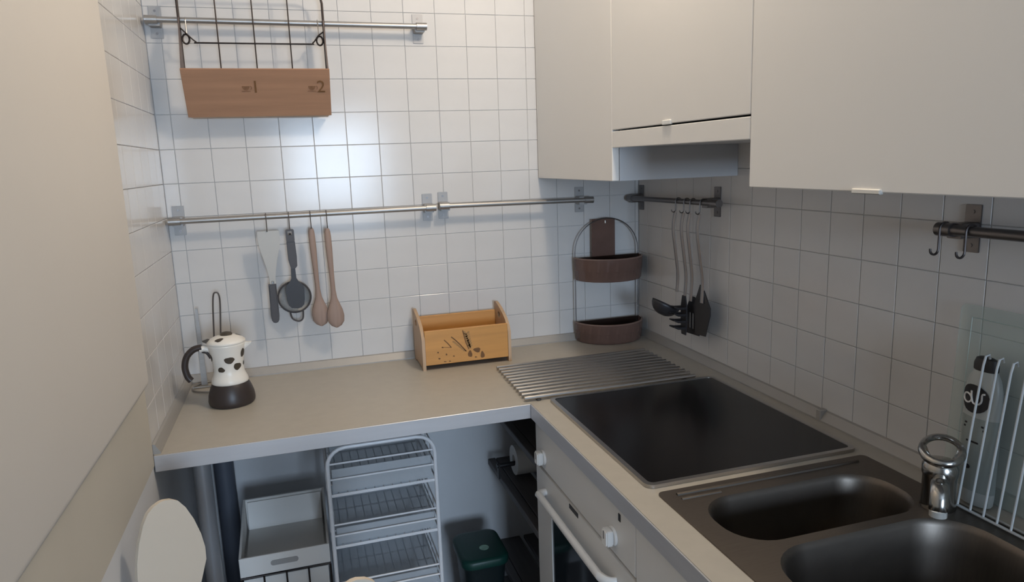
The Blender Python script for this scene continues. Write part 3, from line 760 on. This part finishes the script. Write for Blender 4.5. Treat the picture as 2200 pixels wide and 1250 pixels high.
so = new('bowl', bm, BLACKPL, t, sharp=60)
md = so.modifiers.new('thick', 'SOLIDIFY'); md.thickness = .003; md.offset = 1
t = utensil('spaghetti_server', 'spaghetti server with black prongs beside the ladle', 'server', -.415, 1.353, 1.090, 0)
bm = prism(B(), [(-.010, .02), (.010, .02), (.017, -.01), (.018, -.06), (.013, -.104), (-.013, -.104), (-.018, -.06), (-.017, -.01)], (RXU+.008, -.415, 1.076), (0, 1, 0), (0, 0, 1), (-1, 0, 0), .004, .001)
hd_ = new('head', bm, BLACKPL, t)
for i in range(4):
    for s in (-1, 1):
        z = 1.058-.021*i
        new('prong', T([(RXU+.004, -.415+s*.014, z), (RXU-.022, -.415+s*.015, z+.002), (RXU-.036, -.415+s*.015, z+.007)], [.005, .0042, .002], seg=8), BLACKPL, hd_)
t = utensil('slotted_turner', 'slotted black turner with a curved steel handle', 'turner', -.452, 1.354, 1.085, .004)
tz = 1.082
def hv(pts): return pts
bm = holed(B(), [(-.012, .012), (.012, .012), (.036, -.030), (.038, -.110), (-.038, -.106), (-.036, -.030)], [rrect(-.022+.017*i, -.014+.017*i, -.092, -.04, .003, 2) for i in range(3)], 0, .003)
for v in bm.verts: v.co = Vector((RXU+.030-v.co.z, -.430+v.co.x, tz+v.co.y))
new('head', bm, BLACKPL, t)
t = utensil('flat_turner', 'broad flat black turner nearest the rail end on the right wall', 'turner', -.505, 1.354, 1.090, -.006)
bm = prism(B(), [(-.012, .045), (.012, .030), (.046, -.018), (.046, -.040), (.022, -.108), (-.036, -.112), (-.044, -.020)], (RXU+.014, -.507, 1.098), (0, -1, 0), (0, 0, 1), (-1, 0, 0), .003, .0008)
new('head', bm, BLACKPL, t)
# the two free hooks on the rail over the sink
for y, lb in ((-1.318, 'empty dark J hook at the very end of the sink rail'), (-1.372, 'empty dark J hook next to the bracket of the sink rail')):
    hook(lb, (-.05, y, 1.3765), (-1, 0, 0), .036, 'empty hooks on the sink rail', r=.0022, end=.0095, mat=DARKWIRE, rr=.0125)

# ================================================================== BOTTLE AND DISH RACK BY THE SINK
bt = thing('detergent_bottle', 'pale dish soap bottle with a black cap behind the dish rack', 'bottle', (-.048, -1.421, SZ))
bc = Vector((-.048, -1.421, SZ))
def oval(bm, rows, c):
    rings = []
    for rx, ry, z, dx in rows:
        rings.append([bm.verts.new(c + Vector((dx + rx*math.cos(2*PI*k/28), ry*math.sin(2*PI*k/28), z))) for k in range(28)])
    for a, b in zip(rings, rings[1:]):
        for k in range(28): bm.faces.new((a[k], a[(k+1) % 28], b[(k+1) % 28], b[k]))
    bm.faces.new(rings[0]); bm.faces.new(rings[-1]); return bm
body = new('body', oval(B(), [(.016, .030, .001, 0), (.0175, .033, .006, 0), (.018, .0345, .02, 0), (.018, .0345, .19, 0), (.0175, .0335, .215, 0), (.0155, .029, .235, 0), (.013, .023, .246, 0), (.012, .020, .250, 0)], bc), BOTTLE, bt)
new('cap', oval(B(), [(.012, .021, .2495, 0), (.0130, .0225, .251, 0), (.0125, .0225, .262, 0), (.010, .019, .271, 0), (.005, .012, .274, 0)], bc), BLACKPL, bt)
new('label', oval(B(), [(.0184, .0349, .028, 0), (.0184, .0349, .165, 0)], bc), LABELG, body)
# round black emblem wrapped on the curved front
def wrap(u, v, lift=.0009): # u along the front towards +y, v height
    a = PI - u/.030; return bc + Vector(((.0180+lift)*math.cos(a), (.0345+lift)*math.sin(a), v))
def wdisc(bm, u, v, r, lift, n=24):
    c = bm.verts.new(wrap(u, v, lift)); ra = [bm.verts.new(wrap(u+r*.5*math.cos(2*PI*k/n), v+r*.5*math.sin(2*PI*k/n), lift)) for k in range(n)]; rb = [bm.verts.new(wrap(u+r*math.cos(2*PI*k/n), v+r*math.sin(2*PI*k/n), lift)) for k in range(n)]
    for k in range(n): bm.faces.new((c, ra[k], ra[(k+1) % n])); bm.faces.new((ra[k], rb[k], rb[(k+1) % n], ra[(k+1) % n]))
bm = B(); wdisc(bm, .004, .199, .026, .0012); em = new('emblem', bm, BLACKPL, body)
bm = B()
tube(bm, [wrap(.0145+.0085*math.cos(a), .198+.0085*math.sin(a), .0016) for a in [2*PI*k/18 for k in range(18)]], .0017, seg=6, closed=True)
tube(bm, smooth_path([wrap(.007, .213, .0016), wrap(.0065, .202, .0016), wrap(.003, .192, .0016), wrap(-.005, .191, .0016), wrap(-.0095, .198, .0016), wrap(-.010, .210, .0016), wrap(-.014, .212, .0016)], 4), .0017, seg=6)
new('lettering', bm, BRIGHTPL, em)
for z, w in ((.150, .016), (.143, .018), (.118, .010)):
    bm = B(); bm.faces.new([bm.verts.new(wrap(u, zz, .0016)) for u, zz in ((-w, z), (w, z), (w, z+.0035), (-w, z+.0035))])
    new('printed_line', bm, BLACKPL, body)
for u, v, r in ((.014, .078, .0035), (.004, .072, .0045)):
    bm = B(); wdisc(bm, u, v, r, .0016, 12); new('printed_dot', bm, BLACKPL, body)

dr_ = thing('dish_rack', 'white wire dish rack standing along the right wall by the sink', 'dish rack', (-.06, -1.65, SZ))
RY0, RY1 = -1.4225, -1.93; RXF, RXB = -.0915, -.012
new('front_rail', T([(RXF, RY0, SZ+.004), (RXF, RY1, SZ+.004)], .0026, seg=8), WIRESHADE, dr_)
new('back_rail', T([(-.074, RY0-.035, SZ+.003), (-.074, RY1, SZ+.003)], .0020, seg=8), WIRESHADE, dr_)
nw = 20
for i in range(nw):
    y = RY0 - .0015 - i*.0251
    wpts = [(RXF, y, SZ+.004), (-.068, y-.007, 1.150), (-.0645, y-.0075, 1.166), (-.058, y-.008, 1.168), (-.055, y-.008, 1.160)]
    new('wire', T(wpts, .0021, seg=8), WIRESHADE, dr_)
gb = thing('glass_board', 'clear greenish glass board leaning on the wall behind the bottle', 'board', (-.018, -1.62, SZ))
bm = prism(B(), rrect(-1.93, -1.332, 0, .352, .012, 4), (-.0225, 0, SZ+.0005), (0, 1, 0), (.014/.352, 0, 1), (-1, 0, 0), .004, .0008)
new('pane', bm, GLASSG, gb)
bm = B()
for zz in (.330,): tube(bm, [(-.0272+.014*zz/.352, -1.358, SZ+zz), (-.0272+.014*zz/.352, -1.92, SZ+zz)], .0006, seg=4)
tube(bm, [(-.0272, -1.358, SZ+.03), (-.0272+.014*.33/.352, -1.358, SZ+.33)], .0006, seg=4)
new('border_line', bm, GLASSL, gb)

# ================================================================== UNDER THE WORKTOP
# white wire tower
tw = thing('wire_tower', 'white wire tower trolley with mesh baskets under the worktop', 'trolley', (-1.02, -.35, 0))
TX0, TX1, TY0, TY1, TZ = -1.166, -.878, -.50, -.20, .797
def arch(y, z=TZ, r=.05):
    return [(TX0, y, .012), (TX0, y, z-r)] + [(TX0+r-r*math.cos(a), y, z-r+r*math.sin(a)) for a in (.3, .6, .9, 1.2, PI/2)] + [(TX1-r+r*math.sin(a), y, z-r+r*math.cos(a)) for a in (0, .35, .65, .95, 1.25)] + [(TX1, y, z-r), (TX1, y, .012)]
new('front_frame', T(arch(TY0), .0055, seg=10), WIREW, tw)
new('back_frame', T(arch(TY1), .0055, seg=10), WIREW, tw)
for zf, hgt in ((.665, .088), (.515, .064), (.345, .062), (.16, .064)):
    bm = B()
    for k in range(1, 12):
        x = TX0 + (TX1-TX0)*k/12; tube(bm, [(x, TY0, zf), (x, TY1, zf)], .0016, seg=6)
    for k in range(0, 5):
        y = TY0 + (TY1-TY0)*k/4; tube(bm, [(TX0, y, zf-.003), (TX1, y, zf-.003)], .0020, seg=6)
    b = new('basket', bm, WIREW, tw); b['kind'] = 'stuff'
    for z in (zf+hgt, zf+.5*hgt, zf):
        new('wire', T([(TX0, TY0+.002, z), (TX1, TY0+.002, z)], .0027, seg=6), WIREW, b)
        new('wire', T([(TX0, TY1-.002, z), (TX1, TY1-.002, z)], .0024, seg=6), WIREW, b)
    for x in (TX0, TX1):
        bm = B()
        for z in (zf+hgt, zf+.5*hgt, zf): tube(bm, [(x, TY0, z), (x, TY1, z)], .0022, seg=6)
        for k in range(1, 4):
            y = TY0 + (TY1-TY0)*k/4; tube(bm, [(x, y, zf), (x, y, zf+hgt)], .0018, seg=6)
        new('side_grid', bm, WIREW, b)
    bm = bx((TX0+.012, TY0+.012, zf+.003), (TX1-.012, TY1-.012, zf+.005))
    for lo, hi in (((TX0+.010, TY0+.010), (TX1-.010, TY0+.012)), ((TX0+.010, TY1-.012), (TX1-.010, TY1-.010)), ((TX0+.010, TY0+.012), (TX0+.012, TY1-.012)), ((TX1-.012, TY0+.012), (TX1-.010, TY1-.012))):
        box(bm, (lo[0], lo[1], zf+.003), (hi[0], hi[1], zf+hgt*.78))
    new('clear_liner', bm, CLEAR, b)
# white tray on a black wire crate
cw_ = thing('wire_crate', 'black wire crate with a white lining below the white tray', 'crate', (-1.29, -.33, 0))
AX0, AX1, AY0, AY1 = -1.412, -1.179, -.455, -.20
zc = .448
for z in (zc, zc-.14, zc-.28, .02):
    new('wire_ring', T([(AX0, AY0, z), (AX1, AY0, z), (AX1, AY1, z), (AX0, AY1, z)], .0028, seg=6, closed=True), DARKWIRE, cw_)
for k in range(5):
    x = AX0 + (AX1-AX0)*k/4
    new('wire', T([(x, AY0, .004), (x, AY0, zc)], .0028, seg=6), DARKWIRE, cw_)
    new('wire', T([(x, AY1, .004), (x, AY1, zc)], .0028, seg=6), DARKWIRE, cw_)
bm = B()
box(bm, (AX0+.008, AY0+.008, .030), (AX1-.008, AY1-.008, .034))
for lo, hi in (((AX0+.006, AY0+.006), (AX1-.006, AY0+.010)), ((AX0+.006, AY1-.010), (AX1-.006, AY1-.006)), ((AX0+.006, AY0+.010), (AX0+.010, AY1-.010)), ((AX1-.010, AY0+.010), (AX1-.006, AY1-.010))):
    box(bm, (lo[0], lo[1], .03), (hi[0], hi[1], zc-.008))
new('lining', bm, WHITEPL, cw_)
ty = thing('storage_tray', 'white plastic tray with a slot handle, on the black wire crate', 'tray', (-1.29, -.33, .453))
TB0, TB1 = .453, .508
bm = B()
ax0, ax1, ay0, ay1 = AX0-.001, AX1+.001, -.458, -.19
box(bm, (ax0, ay0, TB0), (ax1, ay0+.006, TB1), .001)
box(bm, (ax0, ay0+.006, TB0), (ax1, ay1, TB0+.005))
for x in (ax0, ax1-.006):
    prism(bm, [(ay0+.006, TB0+.005), (ay1, TB0+.005), (ay1, TB1+.045), (ay0+.006, TB1)], (x, 0, 0), (0, 1, 0), (0, 0, 1), (1, 0, 0), .006)
box(bm, (ax0+.006, ay1-.006, TB0+.005), (ax1-.006, ay1, TB1+.045))
new('shell', bm, WHITEPL, ty)
# inner sloping floor with a raised lining sheet
bm = prism(B(), [(ay0+.008, TB0+.010), (ay0+.06, TB0+.008), (ay1-.04, TB0+.020), (ay1-.012, TB1+.038), (ay1-.008, TB1+.038), (ay1-.034, TB0+.014), (ay0+.06, TB0+.006), (ay0+.008, TB0+.006)], (ax0+.012, 0, 0), (0, 1, 0), (0, 0, 1), (1, 0, 0), ax1-ax0-.024)
new('liner', bm, WHITEPL, ty)
pr = [(.042*math.cos(a) if 0 else c[0], c[1]) for a, c in [(0, c) for c in rrect(-.036, .036, -.0075, .0075, .007, 5)]]
bm = prism(B(), pr, ((ax0+ax1)/2-.002, ay0-.0012, .482), (1, 0, 0), (0, 0, 1), (0, 1, 0), .0016)
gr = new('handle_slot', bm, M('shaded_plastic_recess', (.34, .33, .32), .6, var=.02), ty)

# green pedal-style bin
bn = thing('bin', 'small dark green square bin with a round pale sticker on its lid', 'bin', (-.709, -.265, 0))
def loft(bm, rows):
    rings = []
    for x0, x1, y0, y1, r, z in rows: rings.append([bm.verts.new((x, y, z)) for x, y in rrect(x0, x1, y0, y1, r, 5)])
    for a, b in zip(rings, rings[1:]):
        m = len(a)
        for k in range(m): bm.faces.new((a[k], a[(k+1) % m], b[(k+1) % m], b[k]))
    bm.faces.new(rings[0]); bm.faces.new(rings[-1]); return bm
bx0, bx1, by0, by1 = -.786, -.632, -.362, -.168
new('body', loft(B(), [(bx0+.028, bx1-.028, by0+.028, by1-.028, .025, .002), (bx0+.010, bx1-.010, by0+.010, by1-.010, .03, .26), (bx0+.006, bx1-.006, by0+.006, by1-.006, .03, .275)]), GREEND, bn)
lid_ = new('lid', loft(B(), [(bx0+.002, bx1-.002, by0+.002, by1-.002, .034, .2755), (bx0, bx1, by0, by1, .036, .280), (bx0, bx1, by0, by1, .036, .296), (bx0+.004, bx1-.004, by0+.004, by1-.004, .034, .302), (bx0+.014, bx1-.014, by0+.014, by1-.014, .028, .304)]), GREEN, bn, sharp=50)
new('sticker', lathe(B(), [(.0155, 0), (.0155, .0006), (.001, .0007)], (-.700, -.288, .3043), 24), STICK, lid_)

# ================================================================== WHITE CHAIRS
def chair(label, apex, facing):
    """paddle-backed chair; apex = top of the back; facing = horizontal direction of the seat"""
    f = Vector((facing[0], facing[1], 0)).normalized(); s = Vector((-f.y, f.x, 0))
    H = apex[2]; base = Vector((apex[0], apex[1], 0))
    t = thing('chair', label, 'chair', base, 'white paddle-backed chairs')
    rows = [(0, .004), (.004, .018), (.012, .030), (.03, .042), (.06, .0545), (.095, .064), (.125, .068), (.15, .0665), (.175, .056), (.205, .043), (.24, .040), (.30, .05), (.36, .075), (H-.46, .10)]
    bm = B(); L = []
    for d, w in rows:
        off = .020*math.sin(min(1, d/.45)*PI/2)
        L.append([bm.verts.new(base + f*(off + q) + s*u*w + Vector((0, 0, H-d))) for q in (0, .009) for u in (-1, -.86, .86, 1)])
    for a, b in zip(L, L[1:]):
        for i, j in ((0, 1), (1, 2), (2, 3)): bm.faces.new((a[i], a[j], b[j], b[i])); bm.faces.new((a[i+4], b[i+4], b[j+4], a[j+4]))
        bm.faces.new((a[0], b[0], b[4], a[4])); bm.faces.new((a[3], a[7], b[7], b[3]))
    for r, q in ((L[0], 0), (L[-1], 0)): bm.faces.new((r[0], r[1], r[2], r[3], r[7], r[6], r[5], r[4]))
    new('backrest', bm, CREAMC, t, sharp=50)
    bm = B(); c = base + f*.19
    vs = []
    for k in range(28):
        a = 2*PI*k/28; w = .165*(1 + .06*math.cos(a)); vs.append((c + f*(.172*math.cos(a)) + s*(w*math.sin(a))))
    fa = bm.faces.new([bm.verts.new(v + Vector((0, 0, .448))) for v in vs])
    e = bmesh.ops.extrude_face_region(bm, geom=[fa])
    for g in e['geom']:
        if isinstance(g, bmesh.types.BMVert): g.co.z += .014
    new('seat', bm, CREAMC, t)
    for i in (-1, 1):
        for j in (-1, 1):
            p = c + f*.11*i + s*.10*j; q = c + f*.135*i + s*.118*j
            new('leg', T([p + Vector((0, 0, .449)), q + Vector((0, 0, 0))], .010, seg=10), CHROME, t)
    return t
CREAMC = M('cream_chair_plastic', (.62, .545, .45), .55, var=.012)
chair('cream chair with a leaf-shaped back against the left wall', (-1.482, -.93, .9165), (.62, -.78))
chair('cream chair whose rounded top just shows before the wire tower', (-1.153, -1.312, .911), (.25, -.97))
